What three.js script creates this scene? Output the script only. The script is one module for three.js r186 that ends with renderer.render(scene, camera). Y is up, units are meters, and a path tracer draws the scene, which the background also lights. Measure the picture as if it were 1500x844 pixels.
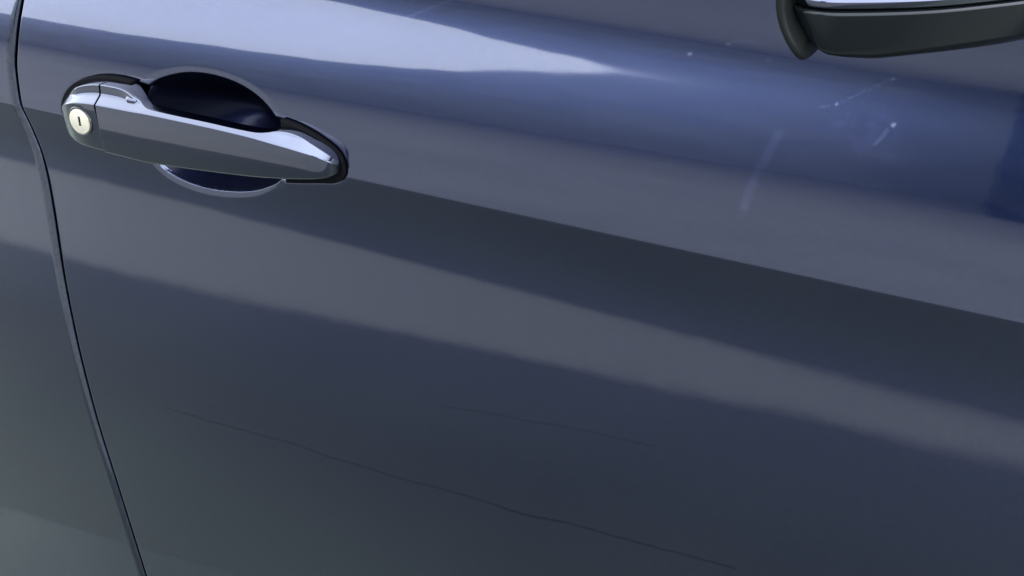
import * as THREE from 'three';
import { mergeGeometries, toCreasedNormals, mergeVertices } from 'three/addons/utils/BufferGeometryUtils.js';
import { ImprovedNoise } from 'three/addons/math/ImprovedNoise.js';

// ------------------------------------------------------------------ camera, sky, sun, exposure
const scene = new THREE.Scene();
const camera = new THREE.PerspectiveCamera(29.41, 1500 / 844, 0.02, 200);
camera.position.set(0, 1.1147, 0.536);
{
  const yaw = 24 * Math.PI / 180, pitch = 29 * Math.PI / 180, roll = 1.5 * Math.PI / 180;
  const fw = new THREE.Vector3(-Math.sin(yaw) * Math.cos(pitch), -Math.sin(pitch), -Math.cos(yaw) * Math.cos(pitch));
  const right = fw.clone().cross(new THREE.Vector3(0, 1, 0)).normalize(), up = right.clone().cross(fw);
  camera.up.copy(up).multiplyScalar(Math.cos(roll)).addScaledVector(right, -Math.sin(roll));
  camera.lookAt(camera.position.clone().add(fw));
}
const noise = new ImprovedNoise();
const fbm = (x, y, z, o = 4) => { let a = 1, s = 0; for (let i = 0; i < o; i++) { s += a * noise.noise(x, y, z); x *= 2.03; y *= 2.03; z *= 2.03; a *= 0.5; } return s; };
{ // an overcast sky, a little brighter overhead
  const W = 512, H = 256, px = new Float32Array(W * H * 4);
  for (let j = 0; j < H; j++) for (let i = 0; i < W; i++) {
    const el = ((j + 0.5) / H - 0.5) * Math.PI, az = ((i + 0.5) / W - 0.5) * 2 * Math.PI;
    const dx = Math.cos(el) * Math.cos(az), dy = Math.sin(el), dz = Math.cos(el) * Math.sin(az);
    let L = 1.58 + 0.30 * Math.max(0, dy);
    L *= 1 + 0.10 * fbm(dx * 2.2 + 7, dy * 5 + 3, dz * 2.2 + 1, 4);
    L *= Math.min(1.12, 1.22 * (1 + 0.5 * dx)); if (dy < 0) L *= 0.6;
    const o = (j * W + i) * 4;
    px[o] = L * 0.98; px[o + 1] = L * 1.06; px[o + 2] = L * 1.20; px[o + 3] = 1;
  }
  const t = new THREE.DataTexture(px, W, H, THREE.RGBAFormat, THREE.FloatType);
  t.mapping = THREE.EquirectangularReflectionMapping; t.magFilter = t.minFilter = THREE.LinearFilter; t.needsUpdate = true;
  scene.background = t; scene.environment = t;
}
const sun = new THREE.DirectionalLight(new THREE.Color(1, 0.95, 0.88), 0.8);
sun.position.set(2.4, 6.5, -4.8); sun.castShadow = true; sun.shadow.radius = 24; sun.shadow.mapSize.set(2048, 2048);
Object.assign(sun.shadow.camera, { left: -6, right: 6, top: 6, bottom: -6, near: 0.1, far: 30 });
scene.add(sun);
const renderer = new THREE.WebGLRenderer({ antialias: true });
renderer.toneMapping = THREE.LinearToneMapping; renderer.toneMappingExposure = 6.45;
renderer.outputColorSpace = THREE.SRGBColorSpace;
renderer.shadowMap.enabled = true; renderer.shadowMap.type = THREE.PCFSoftShadowMap;
renderer.setSize(1024, 576);

// ------------------------------------------------------------------ helpers
function mesh(name, geo, mat, parent) {
  const m = new THREE.Mesh(geo, mat); m.name = name; m.castShadow = m.receiveShadow = true; parent.add(m); return m;
}
function group(name, parent, x = 0, y = 0, z = 0) { const g = new THREE.Group(); g.name = name; g.position.set(x, y, z); parent.add(g); return g; }
function structure(name, geo, mat) { const m = mesh(name, geo, mat, scene); m.userData.kind = 'structure'; return m; }
const clamp = (v, a, b) => Math.min(b, Math.max(a, v));
const smooth = (a, b, v) => { const t = clamp((v - a) / (b - a), 0, 1); return t * t * (3 - 2 * t); };
function lines(...spans) { // [from, to, step] ... -> sorted list of grid lines
  const out = []; for (const [a, b, st] of spans) { const n = Math.max(1, Math.round((b - a) / st)); for (let i = 0; i < n; i++) out.push(a + (b - a) * i / n); } out.push(spans[spans.length - 1][1]); return out;
}
// smooth monotone curve through knots [[x, value], ...]
function curve(knots) {
  const n = knots.length, X = knots.map((k) => k[0]), Y = knots.map((k) => k[1]), d = [], m = [];
  for (let i = 0; i < n - 1; i++) d.push((Y[i + 1] - Y[i]) / (X[i + 1] - X[i]));
  for (let i = 0; i < n; i++) {
    if (i === 0) m.push(d[0]); else if (i === n - 1) m.push(d[n - 2]);
    else if (d[i - 1] * d[i] <= 0) m.push(0);
    else { const h0 = X[i] - X[i - 1], h1 = X[i + 1] - X[i], a = 2 * h1 + h0, b = h1 + 2 * h0; m.push((a + b) / (a / d[i - 1] + b / d[i])); }
  }
  return (x) => {
    if (x <= X[0]) return Y[0] + m[0] * 0 * (x - X[0]);
    if (x >= X[n - 1]) return Y[n - 1];
    let i = 0; while (x > X[i + 1]) i++;
    const h = X[i + 1] - X[i], t = (x - X[i]) / h, t2 = t * t, t3 = t2 * t;
    return (2 * t3 - 3 * t2 + 1) * Y[i] + (t3 - 2 * t2 + t) * h * m[i] + (-2 * t3 + 3 * t2) * Y[i + 1] + (t3 - t2) * h * m[i + 1];
  };
}

// ------------------------------------------------------------------ body surface: z(x, y) of the side of the car
const CREASE = 0.84;                                                     // height of the character line
const DEG = Math.PI / 180;
// tilt of the skin (degrees, positive looks up) against height above the character line, towards the rear and towards the front
const tiltRear = curve([[-0.56, 4], [-0.42, 2.5], [-0.30, 2.4], [-0.22, 2.8], [-0.17, 3.6], [-0.14, 4.25], [-0.122, 3.98], [-0.10, 3.4], [-0.08, 2.7], [-0.06, 1.3], [-0.0435, -0.4], [-0.02, -5.5], [-0.0022, -8],
  [0.0014, 2], [0.02, 4.2], [0.04, 7.2], [0.055, 10.4], [0.066, 13.1], [0.08, 15], [0.09, 14.9], [0.10, 13.2], [0.108, 10.9], [0.118, 4], [0.13, 2], [0.16, 2], [0.2, 4]]);
const tiltFront = curve([[-0.56, 3], [-0.42, 1.6], [-0.30, 1.4], [-0.2, 1.9], [-0.13, 2.6], [-0.10, 2.45], [-0.0855, 2.08], [-0.07, 1.35], [-0.055, 0.2], [-0.03, -4.5], [-0.0022, -8],
  [0.0014, 2], [0.02, 4.0], [0.04, 6.5], [0.065, 8.6], [0.08, 9.4], [0.09, 9.6], [0.10, 8.4], [0.112, 4], [0.125, 2], [0.16, 2], [0.2, 4]]);
const S0 = -0.56, S1 = 0.2, SN = 15200, tabR = new Float64Array(SN + 1), tabF = new Float64Array(SN + 1);
for (let i = 1; i <= SN; i++) {
  const s = S0 + (S1 - S0) * (i - 0.5) / SN, h = (S1 - S0) / SN;
  tabR[i] = tabR[i - 1] - Math.tan(tiltRear(s) * DEG) * h; tabF[i] = tabF[i - 1] - Math.tan(tiltFront(s) * DEG) * h;
}
const lookup = (tab, s) => { const f = clamp((s - S0) / (S1 - S0), 0, 0.999999) * SN, i = Math.floor(f); return tab[i] + (tab[i + 1] - tab[i]) * (f - i); };
const at0R = lookup(tabR, 0), at0F = lookup(tabF, 0);
const rearward = curve([[-1.2, 1.25], [-0.60, 1.0], [-0.377, 0.70], [-0.30, 0.53], [-0.24, 0.415], [-0.19, 0.32], [-0.06, 0.10], [0.05, 0], [0.4, -0.1]]);
function baseZ(x, y) {
  const s = y - CREASE, w = rearward(x);
  let z = w * (lookup(tabR, s) - at0R) + (1 - w) * (lookup(tabF, s) - at0F);
  z -= (x + 0.3) * (x + 0.3) / 160;                                      // the side is very slightly bowed in plan
  z += 7e-6 * noise.noise(x * 19 + 3, y * 34, 0.5) + 4e-6 * noise.noise(x * 60, y * 90, 4.5);
  return z;
}
// shut line between the two doors
const gapX = curve([[0.27, -0.548], [0.404, -0.570], [0.51, -0.590], [0.585, -0.604], [0.662, -0.613], [0.7165, -0.6165], [0.775, -0.6172], [0.80, -0.6185], [0.82, -0.622], [0.845, -0.6265], [0.865, -0.626], [0.885, -0.6225], [0.917, -0.615], [1.05, -0.583]]);
const GAP = 0.0030;

// outline of the handle's socket and of the finger cup behind the handle, in x, y
function closed(points, n) {
  const c = new THREE.CatmullRomCurve3(points.map(([x, y]) => new THREE.Vector3(x, y, 0)), true, 'centripetal');
  return c.getSpacedPoints(n).slice(0, n).map((p) => [p.x, p.y]);
}
const socket = closed([[-0.5855, 0.8440], [-0.5835, 0.8510], [-0.5780, 0.8590], [-0.5685, 0.8664], [-0.5570, 0.8712], [-0.5440, 0.8742], [-0.5260, 0.8752], [-0.5090, 0.8738], [-0.48, 0.872], [-0.44, 0.870],
  [-0.4000, 0.8690], [-0.3865, 0.8668], [-0.3720, 0.8620], [-0.3600, 0.8556], [-0.3556, 0.8490], [-0.3552, 0.8415], [-0.3600, 0.8362], [-0.3750, 0.8325], [-0.4050, 0.8272],
  [-0.44, 0.8255], [-0.49, 0.8235], [-0.53, 0.8235], [-0.5560, 0.8240], [-0.5700, 0.8278], [-0.5810, 0.8355]], 200);
const cup = closed([[-0.5105, 0.8720], [-0.5030, 0.8775], [-0.4910, 0.8830], [-0.4725, 0.8880], [-0.4480, 0.8888], [-0.4270, 0.8845], [-0.4110, 0.8755], [-0.4020, 0.8635], [-0.3990, 0.8500], [-0.4015, 0.8360],
  [-0.4060, 0.8262], [-0.4150, 0.8200], [-0.4300, 0.8130], [-0.4530, 0.8080], [-0.4760, 0.8068], [-0.4960, 0.8098], [-0.5070, 0.8145], [-0.5140, 0.8210], [-0.5185, 0.8330], [-0.5190, 0.8500], [-0.5165, 0.8630]], 160);
function distance(poly, x, y) {                                          // signed distance, positive inside
  let best = 1e9, inside = false;
  for (let i = 0, j = poly.length - 1; i < poly.length; j = i++) {
    const [ax, ay] = poly[j], [bx, by] = poly[i], ex = bx - ax, ey = by - ay, px = x - ax, py = y - ay;
    const t = clamp((px * ex + py * ey) / (ex * ex + ey * ey), 0, 1), dx = px - ex * t, dy = py - ey * t;
    best = Math.min(best, dx * dx + dy * dy);
    if ((ay > y) !== (by > y) && x < ax + (bx - ax) * (y - ay) / (by - ay)) inside = !inside;
  }
  return Math.sqrt(best) * (inside ? 1 : -1);
}
function integrate(slope, end, n = 2000) { const t = new Float64Array(n + 1); for (let i = 1; i <= n; i++) t[i] = t[i - 1] + slope((i - 0.5) / n * end) * end / n; return (d) => { if (d <= 0) return 0; const f = Math.min(d / end, 0.999999) * n, k = Math.floor(f); return t[k] + (t[k + 1] - t[k]) * (f - k); }; }
const cupLip = integrate((e) => 0.115 * smooth(0, 0.0045, e) * (1 - smooth(0.008, 0.014, e)), 0.016);
const CUP = [-0.459, 0.848], cupRadius = (() => {                          // distance from the middle of the cup to its edge, by direction
  const n = 360, t = new Float64Array(n);
  for (let i = 0; i < n; i++) {
    const a = (i + 0.5) / n * 2 * Math.PI, cx = Math.cos(a), cy = Math.sin(a);
    for (let k = 0, j = cup.length - 1; k < cup.length; j = k++) {
      const ax = cup[j][0] - CUP[0], ay = cup[j][1] - CUP[1], ex = cup[k][0] - cup[j][0], ey = cup[k][1] - cup[j][1], den = cx * ey - cy * ex;
      const r = (ax * ey - ay * ex) / den, q = (ax * cy - ay * cx) / den; if (r > 0 && q >= 0 && q <= 1) t[i] = Math.max(t[i], r);
    }
  }
  const f = t.map((_, i) => { let s = 0; for (let k = -6; k <= 6; k++) s += t[(i + k + n) % n]; return s / 13; });
  return (x, y) => { let u = Math.atan2(y, x) / (2 * Math.PI) * n - 0.5; u = (u + n) % n; const i = Math.floor(u); return f[i] + (f[(i + 1) % n] - f[i]) * (u - i); };
})();
function cupDepth(d, x, y) {
  const dx = x - CUP[0], dy = y - CUP[1], r = Math.min(1, Math.hypot(dx, dy) / cupRadius(dx, dy));
  return cupLip(d + 0.0056) + 0.056 * (1 - Math.pow(r, 1.8)) * smooth(-0.0002, 0.0010, d);
}
const socketDepth = integrate((e) => (0.12 * smooth(0, 0.003, e) + 2.6 * smooth(0.0034, 0.005, e)) * (1 - smooth(0.0058, 0.0075, e)), 0.009);
function recess(x, y) {
  if (x < -0.60 || x > -0.34 || y < 0.795 || y > 0.90) return 0;
  const a = cupDepth(distance(cup, x, y), x, y), b = socketDepth(distance(socket, x, y) + 0.0046);
  return Math.sqrt(a * a + b * b) * 0.25 + Math.max(a, b) * 0.75;
}
const rollIn = (e, r) => (e >= r ? 0 : r - Math.sqrt(Math.max(0, r * r - (r - e) * (r - e))));

// ------------------------------------------------------------------ materials
const MAP = { x0: -1.2, y0: 0.28, w: 1.6, h: 0.76 };
function seeded(a) { return () => { a |= 0; a = a + 0x6D2B79F5 | 0; let t = Math.imul(a ^ a >>> 15, 1 | a); t = t + Math.imul(t ^ t >>> 7, 61 | t) ^ t; return ((t ^ t >>> 14) >>> 0) / 4294967296; }; }
const PAINT = [0.0066, 0.0112, 0.0345];                                     // linear navy
const toS = (v) => 255 * (v <= 0.0031308 ? v * 12.92 : 1.055 * Math.pow(v, 1 / 2.4) - 0.055);
function bodyMaps() {                                                       // colour of the paint with its flakes, and the strength of the clear coat, over both doors
  const W = 2048, H = 1024, rnd = seeded(11);
  const X = (x) => (x - MAP.x0) / MAP.w * W, Y = (y) => H - (y - MAP.y0) / MAP.h * H, mm = W / MAP.w / 1000;
  const layer = (pixel) => {
    const c = document.createElement('canvas'); c.width = W; c.height = H;
    const g = c.getContext('2d'), im = g.createImageData(W, H);
    for (let i = 0; i < W * H; i++) { pixel(im.data, i * 4); im.data[i * 4 + 3] = 255; }
    g.putImageData(im, 0, 0); g.lineCap = g.lineJoin = 'round'; return [c, g];
  };
  const [colour, gc] = layer((d, o) => {
    const f = 1 + (rnd() - 0.5) * 0.28, b = 1 + (rnd() - 0.5) * 0.16;
    for (let k = 0; k < 3; k++) d[o + k] = toS(PAINT[k] * f * (k === 2 ? b : 1));
  });
  const [coat, gl] = layer((d, o) => { const v = 218 + 37 * rnd(); d[o] = d[o + 1] = d[o + 2] = v; });
  const rag = (pts, j) => { const out = []; for (let i = 0; i < pts.length - 1; i++) for (let k = 0; k < 8; k++) { const t = k / 8; out.push([pts[i][0] + (pts[i + 1][0] - pts[i][0]) * t + (rnd() - 0.5) * j, pts[i][1] + (pts[i + 1][1] - pts[i][1]) * t + (rnd() - 0.5) * j]); } out.push(pts[pts.length - 1]); return out; };
  const stroke = (g, pts, w, style) => { g.strokeStyle = style; g.lineWidth = w * mm; g.beginPath(); pts.forEach(([x, y], i) => (i ? g.lineTo(X(x), Y(y)) : g.moveTo(X(x), Y(y)))); g.stroke(); };
  const spot = (g, x, y, rx, ry, style) => { g.fillStyle = style; g.beginPath(); for (let i = 0; i < 12; i++) { const a = i / 6 * Math.PI, q = 0.35 + 0.85 * rnd(); g.lineTo(X(x) + Math.cos(a) * rx * mm * q, Y(y) + Math.sin(a) * ry * mm * q); } g.closePath(); g.fill(); };
  const pale = (a) => 'rgba(172,172,182,' + a * 0.7 + ')', haze = (a) => 'rgba(112,116,150,' + a * 0.6 + ')';
  // dried specks and their runs
  for (const [x, y, rx, ry, a] of [[-0.147, 0.9457, 2.0, 1.3, 0.42], [-0.1058, 0.949, 1.6, 0.9, 0.28], [-0.0395, 0.9265, 1.9, 1.6, 0.48], [-0.0682, 0.9324, 0.8, 1.0, 0.45], [-0.0440, 0.9485, 1.5, 0.9, 0.25], [-0.148, 0.8874, 0.9, 0.6, 0.3], [-0.1274, 0.9535, 1.5, 0.9, 0.3],
    [-0.5522, 0.7679, 0.8, 0.6, 0.3], [-0.6425, 0.5128, 1.2, 0.7, 0.35], [0.012, 0.862, 0.8, 0.6, 0.2], [-0.30, 0.70, 0.6, 0.5, 0.15], [-0.46, 0.73, 0.6, 0.5, 0.15]]) spot(gc, x, y, rx, ry, pale(a));
  stroke(gc, rag([[-0.1274, 0.9539], [-0.1225, 0.9558], [-0.1173, 0.9568], [-0.112, 0.956]], 0.0006), 0.7, pale(0.14));
  gc.setLineDash([2.2 * mm, 1.8 * mm, 0.8 * mm, 2.6 * mm]); stroke(gc, rag([[-0.076, 0.9296], [-0.0682, 0.9324], [-0.0558, 0.9412], [-0.0428, 0.9495]], 0.0009), 0.9, pale(0.15)); gc.setLineDash([]);
  stroke(gc, rag([[-0.0418, 0.9235], [-0.0440, 0.9195], [-0.0464, 0.9155]], 0.0008), 1.6, pale(0.15));
  for (let i = 0; i < 40; i++) spot(gc, -0.05 + (rnd() - 0.5) * 0.034, 0.9195 + (rnd() - 0.5) * 0.022, 2.5 + 3 * rnd(), 1.5 + 2 * rnd(), haze(0.035));
  stroke(gc, rag([[-0.0935, 0.913], [-0.0952, 0.9101], [-0.1009, 0.8919], [-0.104, 0.8815], [-0.1052, 0.8713]], 0.0009), 4.6, haze(0.12));
  stroke(gc, rag([[-0.1028, 0.8845], [-0.1045, 0.878], [-0.1052, 0.8715]], 0.0008), 5.2, pale(0.05));
  spot(gc, -0.1052, 0.8722, 2.0, 2.4, pale(0.08));
  for (let i = 0; i < 90; i++) { const r = 0.25 + 0.45 * rnd() * rnd(); spot(gc, -1.0 + 1.1 * rnd(), 0.35 + 0.6 * rnd(), r * 1.3, r, pale(0.10 + 0.2 * rnd())); }
  // wiped haze near the shut line and a light scratch over the bright shoulder
  for (let i = 0; i < 60; i++) spot(gc, -0.57 + (rnd() - 0.5) * 0.09, 0.893 + (rnd() - 0.5) * 0.028, 4 + 6 * rnd(), 2 + 3 * rnd(), haze(0.035));
  stroke(gc, rag([[-0.318, 0.9415], [-0.3096, 0.9452], [-0.2875, 0.9558]], 0.0006), 0.6, pale(0.22));
  // neutral grey spots along the shut line, with a weaker clear coat
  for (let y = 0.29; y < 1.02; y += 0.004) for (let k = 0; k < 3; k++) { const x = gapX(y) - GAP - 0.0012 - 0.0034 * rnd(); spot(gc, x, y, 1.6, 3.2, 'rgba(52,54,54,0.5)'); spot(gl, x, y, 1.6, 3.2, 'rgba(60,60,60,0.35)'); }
  // thin dark lines low on the door, with the clear coat weakened along them
  for (const [pts, w, a] of [[[[-0.53, 0.612], [-0.4602, 0.6140], [-0.4043, 0.6172], [-0.3832, 0.6155], [-0.3285, 0.616], [-0.2626, 0.6195], [-0.2223, 0.6190], [-0.1935, 0.6232], [-0.1779, 0.6236]], 1.1, 0.5], [[[-0.24, 0.6186], [-0.2223, 0.6185], [-0.1935, 0.6232]], 1.3, 0.4], [[[-0.1779, 0.6239], [-0.1588, 0.6244], [-0.1126, 0.6272], [-0.079, 0.629]], 1.4, 0.55],
    [[[-0.2886, 0.6868], [-0.2641, 0.6902], [-0.2334, 0.6935], [-0.1788, 0.6996], [-0.142, 0.7015]], 0.9, 0.42], [[[-0.56, 0.62], [-0.50, 0.626], [-0.44, 0.628]], 0.8, 0.25]]) {
    const r = rag(pts, 0.0007); stroke(gl, r, w, 'rgba(0,0,0,' + a * 0.6 + ')'); stroke(gc, r, w, 'rgba(0,0,6,' + a * 0.5 + ')');
  }
  const tex = (c, srgb) => { const t = new THREE.CanvasTexture(c); if (srgb) t.colorSpace = THREE.SRGBColorSpace; t.magFilter = THREE.LinearFilter; t.anisotropy = 8; return t; };
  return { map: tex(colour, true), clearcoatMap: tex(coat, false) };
}
const physical = (o) => new THREE.MeshPhysicalMaterial(o);
const M = {
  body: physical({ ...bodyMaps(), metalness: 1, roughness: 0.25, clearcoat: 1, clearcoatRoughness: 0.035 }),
  paint: physical({ color: new THREE.Color().setRGB(...PAINT.map((v) => v * 0.7)), metalness: 1, roughness: 0.25, clearcoat: 1, clearcoatRoughness: 0.035 }),
  cup: physical({ color: new THREE.Color().setRGB(0.003, 0.004, 0.013), metalness: 1, roughness: 0.5, clearcoat: 0.10, clearcoatRoughness: 0.2 }),  // body paint made darker and duller: the shade of the recess is in the colour
  rubber: physical({ color: new THREE.Color().setRGB(0.0008, 0.0008, 0.0011), roughness: 0.8, specularIntensity: 0.06 }),
  blackGloss: physical({ color: new THREE.Color().setRGB(0.006, 0.007, 0.008), roughness: 0.22 }),
  steel: physical({ color: new THREE.Color().setRGB(0.17, 0.158, 0.118), metalness: 0.25, roughness: 0.5 }),
  chrome: physical({ color: new THREE.Color().setRGB(0.35, 0.36, 0.38), metalness: 1, roughness: 0.15 }),
  mirrorGlass: physical({ color: new THREE.Color().setRGB(0.8, 0.82, 0.85), metalness: 1, roughness: 0.02 }),
  rimPlastic: physical({ color: new THREE.Color().setRGB(0.003, 0.0034, 0.0032), roughness: 0.42, specularIntensity: 0.11 }),
  tinted: physical({ color: new THREE.Color().setRGB(0.004, 0.005, 0.005), roughness: 0.03 }),
  shell: physical({ color: new THREE.Color().setRGB(0.0016, 0.0022, 0.0026), roughness: 0.2, specularIntensity: 0.21 }),
};

// ------------------------------------------------------------------ setting: what the paint reflects
function sheet(x0, x1, z0, z1, y, nx, nz, tint, edge, rows) {
  if (rows) nz = rows.length - 1;
  const pos = [], uv = [], idx = [], col = [];
  for (let j = 0; j <= nz; j++) for (let i = 0; i <= nx; i++) {
    const x = x0 + (x1 - x0) * i / nx; let z = rows ? rows[j] : z0 + (z1 - z0) * j / nz;
    if (edge && j === 0) z += edge(x);
    pos.push(x, edge && j === 0 ? y - 0.0035 : y, z); uv.push(x, z); const c = tint(x, z); col.push(c[0], c[1], c[2]);
  }
  for (let j = 0; j < nz; j++) for (let i = 0; i < nx; i++) { const a = j * (nx + 1) + i, b = a + nx + 1; idx.push(a, b, a + 1, a + 1, b, b + 1); }
  const g = new THREE.BufferGeometry();
  g.setAttribute('position', new THREE.Float32BufferAttribute(pos, 3)); g.setAttribute('uv', new THREE.Float32BufferAttribute(uv, 2)); g.setAttribute('color', new THREE.Float32BufferAttribute(col, 3));
  g.setIndex(idx); g.computeVertexNormals(); return g;
}
function grain(seed, lo, hi, px = 256, size = 0.4) {
  const rnd = seeded(seed), d = new Uint8Array(px * px * 4);
  for (let i = 0; i < px * px; i++) { const v = lo + (hi - lo) * rnd(); d[i * 4] = d[i * 4 + 1] = d[i * 4 + 2] = v; d[i * 4 + 3] = 255; }
  const t = new THREE.DataTexture(d, px, px); t.magFilter = THREE.LinearFilter; t.minFilter = THREE.LinearMipmapLinearFilter; t.generateMipmaps = true;
  t.wrapS = t.wrapT = THREE.RepeatWrapping; t.repeat.set(1 / size, 1 / size); t.colorSpace = THREE.SRGBColorSpace; t.needsUpdate = true; return t;
}
const rough = (seed) => new THREE.MeshStandardMaterial({ vertexColors: true, map: grain(seed, 205, 255), roughness: 0.95 });
structure('ground', sheet(-40, 40, -40, 60, 0, 40, 50, (x, z) => { const f = 1 + 0.4 * noise.noise(x * 0.4, z * 0.4, 2); return [0.035 * f, 0.045 * f, 0.03 * f]; }), rough(1));
structure('grass_verge', sheet(-9, 9, -2.2, 1.1, 0.004, 180, 33, (x, z) => { const f = 1 + 0.5 * noise.noise(x * 6, z * 6, 5); return [0.057 * f, 0.067 * f, 0.053 * f]; }), rough(2));
structure('driveway', sheet(-9, 9, 0.42, 1.33, 0.008, 180, 10, (x, z) => { const f = 1 + 0.25 * noise.noise(x * 3, z * 3, 9), m = 1 - smooth(0.40, 0.98, z); return [(0.031 + 0.017 * m) * f, (0.0355 + 0.021 * m) * f, (0.029 + 0.012 * m) * f]; }, (x) => 0.1 * (clamp(x, -2.5, 1) + 0.95) + 0.027 + 0.008 * noise.noise(x * 3, 5, 1)), rough(3));
structure('road', sheet(-14, 14, 1.3, 9, 0.012, 280, 60, (x, z) => {
  const f = 1 + 0.12 * fbm(x * 1.5, z * 1.5, 3), w = 1 - 0.75 * smooth(3.6, 8, z) * (1 - smooth(0.8, 2.5, x));
  const d = 0.2 + 0.8 * smooth(1.292, 1.318, z);                          // colour fades in here so the edge reflects softly in the paint
  return [0.152 * f * w * d, 0.15 * f * w * d, 0.138 * f * w * d];
}, (x) => 0.006 * noise.noise(x * 2.1, 0.3, 1.3), [1.3, 1.306, 1.312, 1.318, 1.324, 1.33, 1.34, 1.36, 1.4, ...lines([1.5, 9, 0.15])]), rough(4));
structure('pavement', sheet(2.4, 50, 8.96, 90, 0.016, 40, 40, (x, z) => { const f = 1 + 0.1 * noise.noise(x, z, 7); return [0.15 * f, 0.15 * f, 0.14 * f]; }), rough(7));
{ // a long bank of shrubs closing the view on the far side
  const pos = [], idx = [], col = [], nx = 240, ny = 24;
  for (let j = 0; j <= ny; j++) for (let i = 0; i <= nx; i++) {
    const x = -24 + 48 * i / nx, t = j / ny, top = (1.6 + 0.12 * fbm(x * 0.5, 1.5, 0, 3)) * (1 - 1.01 * smooth(1.2, 2.6, x));
    const bump = 0.07 * fbm(x * 1.3, t * 4, 6, 4);
    pos.push(x, top * Math.sin(t * Math.PI * 0.5), 8.2 + 1.6 * (1 - Math.cos(t * Math.PI * 0.5)) + bump * Math.sin(t * Math.PI));
    const f = 1 + 0.14 * noise.noise(x * 2.5, t * 9, 4); col.push(0.120 * f, 0.126 * f, 0.118 * f);
  }
  for (let j = 0; j < ny; j++) for (let i = 0; i < nx; i++) { const a = j * (nx + 1) + i, b = a + nx + 1; idx.push(a, a + 1, b, a + 1, b + 1, b); }
  const g = new THREE.BufferGeometry(); g.setAttribute('position', new THREE.Float32BufferAttribute(pos, 3)); g.setAttribute('color', new THREE.Float32BufferAttribute(col, 3));
  g.setAttribute('uv', new THREE.Float32BufferAttribute(pos.filter((_, i) => i % 3 !== 2), 2)); g.setIndex(idx); g.computeVertexNormals();
  structure('grass_bank', g, rough(5));
}

{ // an added dark block, out of view, shaped for its reflection in the paint
  const g = new THREE.BoxGeometry(1.5, 4.4, 0.9, 45, 90, 24), p = g.attributes.position, col = [];
  for (let i = 0; i < p.count; i++) {
    const x = p.getX(i), y = p.getY(i), z = p.getZ(i), k = 0.10 * noise.noise(x * 2.3 + 9, y * 2.3, z * 2.3) + 0.05 * noise.noise(x * 7, y * 7, z * 7 + 2);
    p.setXYZ(i, x + k * Math.sign(x) * smooth(0.6, 0.75, Math.abs(x)) * 0.4, y + k * smooth(1.9, 2.2, y), z + k * 1.3 * Math.sign(z) * smooth(0.3, 0.45, Math.abs(z)));
    const f = 1 + 0.5 * noise.noise(x * 8, y * 8, z * 8); col.push(0.006 * f, 0.009 * f, 0.007 * f);
  }
  g.setAttribute('color', new THREE.Float32BufferAttribute(col, 3)); g.translate(0.95, 2.2, 7.1); g.computeVertexNormals();
  structure('added_dark_block', g, rough(6));
}

// ------------------------------------------------------------------ the car
const car = group('car', scene, -0.4, 0, 0);
car.userData.label = 'dark navy blue car side with door handle, shut line and black mirror'; car.userData.category = 'car';
const body = (name, geo, mat, parent = car) => { geo.translate(0.4, 0, 0); return mesh(name, geo, mat, parent); };

const yLines = lines([0.29, 0.80, 0.004], [0.80, 0.897, 0.0005], [0.897, 1.03, 0.002]);
const inside = (x, y) => { const dx = x - CUP[0], dy = y - CUP[1]; return Math.hypot(dx, dy) < cupRadius(dx, dy) - 0.0008; };
function panel(uLines, xOf, edge, radius, cut) {
  const rest = []; // uLines: distance from the shut line
  const pos = [], nor = [], uv = [], idx = [], nu = uLines.length, nv = yLines.length;
  const Z = (u, y) => { const x = xOf(u, y); return baseZ(x, y) + (edge > 0 ? 0.0006 : 0) - rollIn(u, radius) * (edge > 0 ? 0.62 : 1) - rollIn(y - 0.29, 0.008) - rollIn(1.03 - y, 0.006) - (cut ? recess(x, y) : 0); };
  for (const y of yLines) for (let i = -1; i < nu; i++) {
    const u = i < 0 ? 0 : uLines[i], x = xOf(u, y), z = Z(u, y) - (i < 0 ? 0.02 : 0);
    pos.push(x, y, z); uv.push((x - MAP.x0) / MAP.w, (y - MAP.y0) / MAP.h);
    if (i <= 0) nor.push(edge, 0, 0.02);
    else {
      const h = 0.00025, gx = (Z(u + h, y) - Z(Math.max(0, u - h), y)) / (xOf(u + h, y) - xOf(Math.max(0, u - h), y)), yA = Math.max(0.2901, y - h), yB = Math.min(1.0299, y + h);
      const gy = (Z(u, yB) - Z(u, yA) - gx * (xOf(u, yB) - xOf(u, yA))) / (yB - yA);
      const l = Math.hypot(gx, gy, 1); nor.push(-gx / l, -gy / l, 1 / l);
    }
  }
  const n1 = nu + 1;
  for (let j = 0; j < nv - 1; j++) for (let i = 0; i < nu; i++) { const a = j * n1 + i, b = a + 1, c = a + n1, d = c + 1; if (cut && inside(pos[a * 3], pos[a * 3 + 1])) { rest.push(a, b, c, b, d, c); continue; } if (edge < 0) idx.push(a, b, c, b, d, c); else idx.push(a, c, b, b, c, d); }
  const g = new THREE.BufferGeometry(); g.setAttribute('position', new THREE.Float32BufferAttribute(pos, 3)); g.setAttribute('normal', new THREE.Float32BufferAttribute(nor, 3)); g.setAttribute('uv', new THREE.Float32BufferAttribute(uv, 2)); g.setIndex(idx); g.userData.rest = rest;
  return g;
}
const edgeLines = [0, 0.00005, 0.00015, 0.0003, 0.0005, 0.0008, 0.0012, 0.0017, 0.0023, 0.003, 0.0038, 0.005, 0.006, 0.007, 0.0085];
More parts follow.
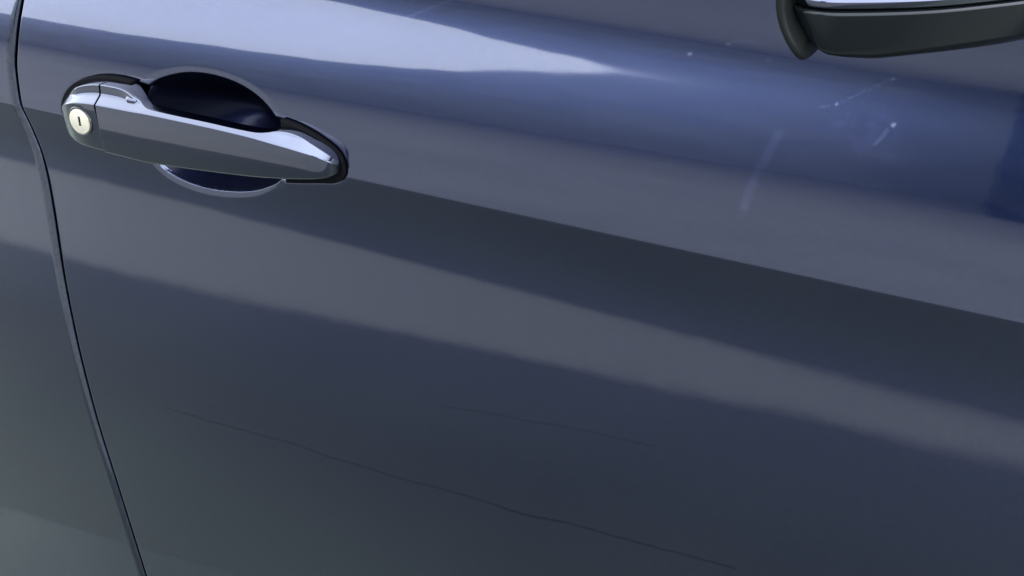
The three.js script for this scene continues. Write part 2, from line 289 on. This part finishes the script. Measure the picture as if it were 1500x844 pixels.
const skin = panel([...edgeLines, ...lines([0.01, 0.03, 0.004], [0.03, 0.285, 0.0007], [0.286, 0.95, 0.005])], (u, y) => gapX(y) + u, -1, 0.0014, true), bowl = skin.clone();
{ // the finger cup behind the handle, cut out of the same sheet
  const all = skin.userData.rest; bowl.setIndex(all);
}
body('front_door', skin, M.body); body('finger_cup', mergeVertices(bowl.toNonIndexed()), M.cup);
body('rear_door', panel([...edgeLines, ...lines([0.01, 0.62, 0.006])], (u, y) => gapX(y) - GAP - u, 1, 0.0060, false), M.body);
{ // dark seal behind the shut line
  const pos = [], idx = [], ys = lines([0.29, 1.03, 0.01]);
  for (const y of ys) for (const [dx, dz] of [[-0.012, -0.016], [-0.004, -0.0125], [0.0005, -0.0125], [0.008, -0.016]]) pos.push(gapX(y) + dx, y, baseZ(gapX(y), y) + dz);
  for (let j = 0; j < ys.length - 1; j++) for (let i = 0; i < 3; i++) { const a = j * 4 + i, b = a + 4; idx.push(a, a + 1, b, a + 1, b + 1, b); }
  const g = new THREE.BufferGeometry(); g.setAttribute('position', new THREE.Float32BufferAttribute(pos, 3)); g.setIndex(idx); g.computeVertexNormals();
  body('door_seal', g, M.rubber);
}

{ // belt trim and side glass above the doors, leaning in towards the roof
  const strip = (x0, x1, rows) => {
    const pos = [], idx = [], nx = 24, m = rows.length;
    for (let i = 0; i <= nx; i++) for (const [y, dz] of rows) { const x = x0 + (x1 - x0) * i / nx; pos.push(x, y, baseZ(x, 1.02) + dz); }
    for (let i = 0; i < nx; i++) for (let j = 0; j < m - 1; j++) { const a = i * m + j, b = a + m; idx.push(a, b, a + 1, a + 1, b, b + 1); }
    const g = new THREE.BufferGeometry(); g.setAttribute('position', new THREE.Float32BufferAttribute(pos, 3)); g.setIndex(idx); return toCreasedNormals(g, 0.5);
  };
  const trim = [[1.024, -0.012], [1.034, -0.006], [1.040, -0.006], [1.044, -0.010], [1.045, -0.03]];
  body('window_trim', strip(-0.560, 0.33, trim), M.rubber); body('window_trim', strip(-1.22, -0.620, trim), M.rubber);
  const glass = [[1.040, -0.018], [1.15, -0.042], [1.26, -0.078], [1.34, -0.112], [1.40, -0.145], [1.40, -0.150], [1.26, -0.083], [1.040, -0.023]];
  body('side_window', strip(-0.560, 0.33, glass), M.tinted); body('side_window', strip(-1.22, -0.620, glass), M.tinted);
  body('door_pillar', strip(-0.622, -0.558, [[1.02, -0.02], [1.15, -0.044], [1.26, -0.080], [1.40, -0.150]]), M.rubber);
}

// ------------------------------------------------------------------ door handle
const ST = [ // x, bottom, ridge, top, z of ridge, z of top edge, z of back
  [-0.5775, 0.8430, 0.8450, 0.8490, 0.0015, 0.0008, -0.0040],
  [-0.5768, 0.8390, 0.8480, 0.8512, 0.0065, 0.0020, -0.0040],
  [-0.5745, 0.8350, 0.8515, 0.8540, 0.0115, 0.0028, -0.0040],
  [-0.5700, 0.8312, 0.8550, 0.8590, 0.0152, 0.0030, -0.0040],
  [-0.5645, 0.8288, 0.8580, 0.8638, 0.0171, 0.0045, -0.0040],
  [-0.5580, 0.8278, 0.8603, 0.8686, 0.0183, 0.0050, -0.0040],
  [-0.5480, 0.8275, 0.8620, 0.8722, 0.0190, 0.0050, -0.0040],
  [-0.5350, 0.8273, 0.8629, 0.8742, 0.0190, 0.0050, -0.0040],
  [-0.5190, 0.8270, 0.8632, 0.8744, 0.0190, 0.0050, -0.0030],
  [-0.5110, 0.8268, 0.8633, 0.8728, 0.0190, 0.0065, 0.0000],
  [-0.5030, 0.8266, 0.8634, 0.8692, 0.0190, 0.0110, 0.0050],
  [-0.4960, 0.8270, 0.8638, 0.8662, 0.0190, 0.0142, 0.0070],
  [-0.4730, 0.8285, 0.8638, 0.8656, 0.0190, 0.0150, 0.0075],
  [-0.4450, 0.8308, 0.8636, 0.8654, 0.0188, 0.0148, 0.0075],
  [-0.4200, 0.8330, 0.8629, 0.8648, 0.0184, 0.0143, 0.0070],
  [-0.4060, 0.8346, 0.8621, 0.8648, 0.0181, 0.0132, 0.0060],
  [-0.3970, 0.8358, 0.8612, 0.8668, 0.0178, 0.0085, 0.0000],
  [-0.3880, 0.8371, 0.8604, 0.8664, 0.0174, 0.0065, -0.0040],
  [-0.3760, 0.8391, 0.8590, 0.8637, 0.0166, 0.0060, -0.0040],
  [-0.3680, 0.8404, 0.8577, 0.8610, 0.0154, 0.0055, -0.0040],
  [-0.3620, 0.8416, 0.8555, 0.8580, 0.0132, 0.0050, -0.0040],
  [-0.3585, 0.8428, 0.8525, 0.8545, 0.0098, 0.0022, -0.0040],
  [-0.3568, 0.8442, 0.8490, 0.8505, 0.0055, 0.0015, -0.0040],
  [-0.3562, 0.8455, 0.8470, 0.8480, 0.0015, 0.0005, -0.0040]];
const hp = [1, 2, 3, 4, 5, 6].map((k) => {                                  // the stations faired into smooth lines
  const f = curve(ST.map((r) => [r[0], r[k]])), a = ST[0][0], b = ST[ST.length - 1][0], n = 900, h = (b - a) / n, t = [];
  for (let i = 0; i <= n; i++) {
    const x = a + h * i, sg = Math.min(0.0038, 0.35 * Math.min(x - a, b - x)) + 1e-6; let s = 0, w = 0;
    for (let q = -12; q <= 12; q++) { const g = Math.exp(-q * q / 32); s += g * f(x + sg * q / 4); w += g; }
    t.push(s / w);
  }
  return (x) => { const u = clamp((x - a) / h, 0, n - 1e-6), i = Math.floor(u); return t[i] + (t[i + 1] - t[i]) * (u - i); };
});
const SEAM = -0.5362;
function handleSection(x, inset) {
  const [yb0, yr0, yt0, zf0, zt0, zb] = hp.map((f) => f(x)), yb = yb0 + inset, yr = yr0 - inset, yt = yt0 - inset, zf = zf0 - inset;
  const P = [], H = yr - yb, r1 = Math.min(0.0022, H * 0.2), r2 = Math.min(0.0011, H * 0.1);
  const y1 = yb + r1, y2 = yr - r2, front = [];
  const TOP = 44;
  let z = 0, zs = [0]; const N = 36, ta = x < SEAM ? -9.5 : -8.2, tb = x < SEAM ? -2.7 : 2.6;
  for (let i = 0; i < N; i++) { const t = (ta + (tb - ta) * (i + 0.5) / N) * DEG; z -= Math.tan(t) * (y2 - y1) / N; zs.push(z); }
  const zOff = zf - z;
  for (let i = 0; i <= N; i++) front.push([y1 + (y2 - y1) * i / N, zs[i] + zOff]);
  const zc = front[0][1] - r1;
  P.push([yb + 0.0008, zb], [yb + 0.0003, (zb * 2 + zc) / 3], [yb + 0.0001, (zb + 2 * zc) / 3]);
  for (let i = 0; i < 12; i++) { const a = (-90 + 83.5 * i / 11) * DEG; P.push([y1 + r1 * Math.sin(a), zc + r1 * Math.cos(a)]); }
  P.push(...front.slice(1, -1));
  const yc = y2 - r2 * Math.sin(tb * DEG), zc2 = zf - r2 * Math.cos(tb * DEG);
  for (let i = 0; i <= 9; i++) { const a = (tb + (TOP - tb) * i / 9) * DEG; P.push([yc + r2 * Math.sin(a), zc2 + r2 * Math.cos(a)]); }
  const s = P[P.length - 1], rise = Math.max(0.0005, yt - s[0]), r3 = Math.min(0.0007, rise * 0.25), g = smooth(0.004, 0.009, rise);
  const rise1 = (rise - r3) * (1 - 0.55 * g), drop1 = Math.min(rise1 * (1.28 + 0.35 * smooth(-0.40, -0.385, x)), (s[1] - zb) * 0.62), c = [s[0] + rise1, s[1] - drop1];
  const e = [Math.max(c[0] + 0.0001, yt - r3), c[1] - 0.0004], wall = Math.atan2(c[1] - e[1], e[0] - c[0]);
  const mix = (p, q, t) => [p[0] + (q[0] - p[0]) * t, p[1] + (q[1] - p[1]) * t], p1 = mix(s, c, 0.8), p2 = mix(c, e, 0.3);
  for (let i = 1; i <= 6; i++) P.push(mix(s, p1, i / 6));
  for (let i = 1; i <= 8; i++) P.push(mix(mix(p1, c, i / 8), mix(c, p2, i / 8), i / 8));
  for (let i = 1; i <= 4; i++) P.push(mix(p2, e, i / 4));
  for (let i = 1; i <= 6; i++) { const a = wall + (88 * DEG - wall) * i / 6; P.push([e[0] - r3 * Math.sin(wall) + r3 * Math.sin(a), e[1] - r3 * Math.cos(wall) + r3 * Math.cos(a)]); }
  const q = P[P.length - 1], zq = Math.min(zb, q[1] - 0.0004);
  for (let i = 1; i <= 4; i++) P.push([q[0] + 0.0002 * i / 4, q[1] + (zq - q[1]) * i / 4]);
  return P;
}
function handleLoft(x0, x1, open0, open1) {
  const xs = [], n = Math.round((x1 - x0) / 0.0008); for (let i = 0; i <= n; i++) xs.push(x0 + (x1 - x0) * i / n);
  const dense = (a, b) => { for (let i = 1; i < 8; i++) xs.push(a + (b - a) * i / 8); };
  dense(xs[0], xs[1]); dense(xs[n - 1], xs[n]); xs.sort((p, q) => p - q);
  const pos = [], idx = []; let m = 0;
  for (const x of xs) {
    const e = Math.min(open0 ? x - x0 : 9, open1 ? x1 - x : 9), inset = rollIn(e, 0.0005), S = handleSection(x, inset); m = S.length;
    for (const [y, z] of S) pos.push(x, y, z);
  }
  for (let k = 0; k < xs.length - 1; k++) for (let i = 0; i < m; i++) { const a = k * m + i, b = k * m + (i + 1) % m, c = a + m, d = b + m; idx.push(a, b, c, b, d, c); }
  const V = (k, i) => new THREE.Vector3().fromArray(pos, (k * m + (i + m) % m) * 3), nor = [];
  for (let k = 0; k < xs.length; k++) for (let i = 0; i < m; i++) {
    const du = V(Math.min(k + 1, xs.length - 1), i).sub(V(Math.max(k - 1, 0), i)), q = V(k, i), da = V(k, i + 1).sub(q), db = q.clone().sub(V(k, i - 1));
    const dv = da.lengthSq() && db.lengthSq() ? da.multiplyScalar(1 / da.lengthSq()).add(db.multiplyScalar(1 / db.lengthSq())) : da.add(db);
    const nn = dv.cross(du).normalize(); nor.push(nn.x, nn.y, nn.z);
  }
  const walls = [];
  for (const [k, sgn] of [[0, -1], [xs.length - 1, 1]]) {                   // end walls
    const S = [], base = pos.length / 3; for (let i = 0; i < m; i++) { const v = V(k, i); S.push(new THREE.Vector2(v.y, v.z)); pos.push(v.x, v.y, v.z); nor.push(sgn, 0, 0); }
    for (const [a, b, c] of THREE.ShapeUtils.triangulateShape(S, [])) walls.push(...(sgn < 0 ? [base + a, base + c, base + b] : [base + a, base + b, base + c]));
  }
  const g = new THREE.BufferGeometry(); g.setAttribute('position', new THREE.Float32BufferAttribute(pos, 3)); g.setAttribute('normal', new THREE.Float32BufferAttribute(nor, 3)); g.setIndex([...idx, ...walls]);
  return g;
}
const handle = group('door_handle', car);
body('handle_grip', handleLoft(SEAM + 0.0006, -0.3562, true, false), M.paint, handle);
body('lock_cover', handleLoft(-0.5775, SEAM - 0.0006, false, true), M.paint, handle);
{ // black gasket bedded in the socket, one piece at each end of the handle
  const inset = (poly, d) => poly.map(([x, y], i) => { const a = poly[(i + poly.length - 2) % poly.length], b = poly[(i + 2) % poly.length], tx = b[0] - a[0], ty = b[1] - a[1], l = Math.hypot(tx, ty); return [x + ty / l * d, y - tx / l * d]; });
  const ring = inset(socket, -0.0001);
  const side = (keep) => {
    const s = new THREE.Shape(ring.filter(([x]) => keep(x)).map(([x, y]) => new THREE.Vector2(x, y)));
    const g = new THREE.ExtrudeGeometry(s, { depth: 0.0054, bevelEnabled: true, bevelThickness: 0.0008, bevelSize: 0.0008, bevelSegments: 3 });
    g.translate(0, 0, -0.0045); return toCreasedNormals(g, 0.7);
  };
  // the ring runs round as drawn, so each half stays in order once the list starts at the cut
  const start = ring.findIndex(([x, y]) => x < -0.45 && y < 0.84); ring.push(...ring.splice(0, start));
  body('handle_gasket', side((x) => x < -0.517), M.rubber, handle);
  const s2 = ring.findIndex(([x, y]) => x > -0.45 && y > 0.84); ring.push(...ring.splice(0, s2));
  body('handle_gasket', side((x) => x > -0.400), M.rubber, handle);
}
{ // lock
  const cx = -0.5522, cy = 0.8478, sec = handleSection(cx, 0); let zf = 0; for (const [y, z] of sec) if (Math.abs(y - cy) < 0.003) zf = Math.max(zf, z);
  const R = 0.0084, face = new THREE.Shape(); face.absarc(0, 0, R, 0, Math.PI * 2);
  const slot = new THREE.Path(); slot.moveTo(-0.0013, -0.0037); slot.lineTo(-0.0013, 0.0037); slot.lineTo(0.0013, 0.0037); slot.lineTo(0.0013, -0.0037); face.holes.push(slot);
  const g = new THREE.ExtrudeGeometry(face, { depth: 0.0014, bevelEnabled: true, bevelThickness: 0.0004, bevelSize: 0.0003, bevelSegments: 3, curveSegments: 40 });
  g.translate(cx, cy, zf - 0.0008); const lock = body('lock_cylinder', toCreasedNormals(g, 0.5), M.steel, handle);
  const k = new THREE.BoxGeometry(0.0024, 0.0074, 0.0006); k.translate(cx, cy, zf + 0.0001); body('keyhole', k, M.rubber, handle);
  const t = new THREE.TorusGeometry(R + 0.0011, 0.0008, 10, 48); t.translate(cx, cy, zf - 0.0001); body('lock_ring', t, M.blackGloss, handle);
  const p = new THREE.CapsuleGeometry(0.0034, 0.0036, 8, 20); p.rotateZ(Math.PI / 2); p.translate(-0.5092, 0.8676, 0.0112); body('hinge_pin', p, M.paint, handle);
}

// ------------------------------------------------------------------ wing mirror
const mirror = group('wing_mirror', car);
{
  const W = 1;
  const plan = closed([[-0.0612, 0.1935], [-0.0575, 0.1980], [-0.0500, 0.1985], [-0.041, 0.194], [-0.022, 0.1805], [-0.006, 0.164], [0.010, 0.144], [0.030, 0.108], [0.042, 0.07], [0.044, 0.03], [0.030, 0.004], [0.0, -0.006], [-0.035, -0.004], [-0.060, 0.004], [-0.064, 0.05], [-0.064, 0.12], [-0.064, 0.178]], 160);
  const C = [-0.02, 0.09];
  const loft = (rows, capTop, capBottom) => { // rows: [y, inset]
    const pos = [], idx = [], n = plan.length;
    const off = plan.map(([x, z], i) => { const a = plan[(i + n - 2) % n], b = plan[(i + 2) % n], tx = b[0] - a[0], tz = b[1] - a[1], l = Math.hypot(tx, tz); let nx = tz / l, nz = -tx / l; if (nx * (x - C[0]) + nz * (z - C[1]) > 0) { nx = -nx; nz = -nz; } return [nx, nz]; });
    for (const [y, d] of rows) plan.forEach(([x, z], i) => { const dx = Math.min(d, 0.03); pos.push(Math.max(-0.0642, x + off[i][0] * dx + (C[0] - x) * Math.max(0, d - 0.03) / 0.06), y, z + off[i][1] * dx + (C[1] - z) * Math.max(0, d - 0.03) / 0.06); });
    for (let j = 0; j < rows.length - 1; j++) for (let i = 0; i < n; i++) { const a = j * n + i, b = j * n + (i + 1) % n, c = a + n, d = b + n; idx.push(a, c, b, b, c, d); }
    for (const [k, on] of [[0, capBottom], [rows.length - 1, capTop]]) if (on) { const m = pos.length / 3; pos.push(C[0], rows[k][0], C[1]); for (let i = 0; i < n; i++) idx.push(k * n + i, k * n + (i + 1) % n, m); }
    const g = new THREE.BufferGeometry(); g.setAttribute('position', new THREE.Float32BufferAttribute(pos, 3)); g.setIndex(idx); g.computeVertexNormals(); return g;
  };
  const sweep = (y) => 0.009 * Math.pow(1 - smooth(1.006, 1.034, y), 1.2);   // the rear edge runs forward at the bottom
  const shell = loft([[1.0165, 0.045], [1.0148, 0.025], [1.0137, 0.012], [1.0136, 0.0085], [1.0141, 0.0062], [1.0151, 0.0046], [1.0165, 0.0034], [1.018, 0.0027], [1.022, 0.0017], [1.0285, 0], [1.0293, 0.0002], [1.0297, 0.0012], [1.0299, 0.004]], false, true);
  { const p = shell.attributes.position; for (let i = 0; i < p.count; i++) { const w = smooth(1.022, 1.0145, p.getY(i)) * smooth(-0.036, -0.056, p.getX(i)); p.setY(i, p.getY(i) + 0.0014 * w); p.setX(i, p.getX(i) + sweep(p.getY(i)) * smooth(-0.02, -0.055, p.getX(i))); } }
  body('lower_shell', shell, M.shell, mirror);
  const cap = []; for (let i = 0; i <= 24; i++) { const a = i / 24 * 84 * DEG; cap.push([1.0328 + 0.088 * Math.sin(a), 0.0009 + 0.040 * (1 - Math.cos(a)) + 0.042 * Math.sin(a)]); }
  body('mirror_cap', loft([[1.0301, 0.004], [1.0302, 0.0018], [1.0304, 0.0012], [1.0308, 0.0010], [1.0324, 0.0006], ...cap], true, false), M.paint, mirror);
  // band round the glass at the rear opening
  const hoop = [[0.184, 1.0115], [0.1945, 1.0132], [0.2000, 1.0178], [0.2024, 1.0265], [0.2035, 1.040], [0.201, 1.075], [0.19, 1.103], [0.15, 1.117], [0.09, 1.12], [0.04, 1.112], [0.012, 1.09], [0.004, 1.06], [0.008, 1.03], [0.03, 1.0150], [0.1, 1.0112], [0.165, 1.0106]];
  const rim = closed(hoop, 160);
  {
    const rows = [[-0.0622, 0.012], [-0.0638, 0.0048], [-0.0645, 0.0030], [-0.0647, 0.0018], [-0.0644, 0.0009], [-0.0638, 0.0002], [-0.0630, 0], [-0.0622, 0.0003], [-0.0617, 0.0011], [-0.0616, 0.0030], [-0.0615, 0.0120], [-0.0500, 0.0148]], pos = [], idx = [], n = rim.length;
    for (const [x, d] of rows) rim.forEach(([z, y], i) => { const a = rim[(i + n - 2) % n], b = rim[(i + 2) % n], tz = b[0] - a[0], ty = b[1] - a[1], l = Math.hypot(tz, ty); pos.push(x + sweep(y), y + (-tz / l) * d * -1 * W, z + (ty / l) * d * -1 * W ); });
    for (let j = 0; j < rows.length - 1; j++) for (let i = 0; i < n; i++) { const a = j * n + i, b = j * n + (i + 1) % n; idx.push(a, b, a + n, b, b + n, a + n); }
    const g = new THREE.BufferGeometry(); g.setAttribute('position', new THREE.Float32BufferAttribute(pos, 3)); g.setIndex(idx); g.computeVertexNormals(); body('mirror_rim', g, M.rimPlastic, mirror);
  }
  const gs = new THREE.Shape(rim.map(([z, y]) => new THREE.Vector2(z, y))), gg = new THREE.ExtrudeGeometry(gs, { depth: 0.002, bevelEnabled: false }); gg.translate(-0.1, -1.065, 0); gg.scale(0.9, 0.78, 1); gg.translate(0.1, 1.065, 0); gg.rotateY(-Math.PI / 2); gg.translate(-0.0605, 0, 0);
  body('mirror_glass', gg, M.mirrorGlass, mirror);
}
renderer.render(scene, camera);
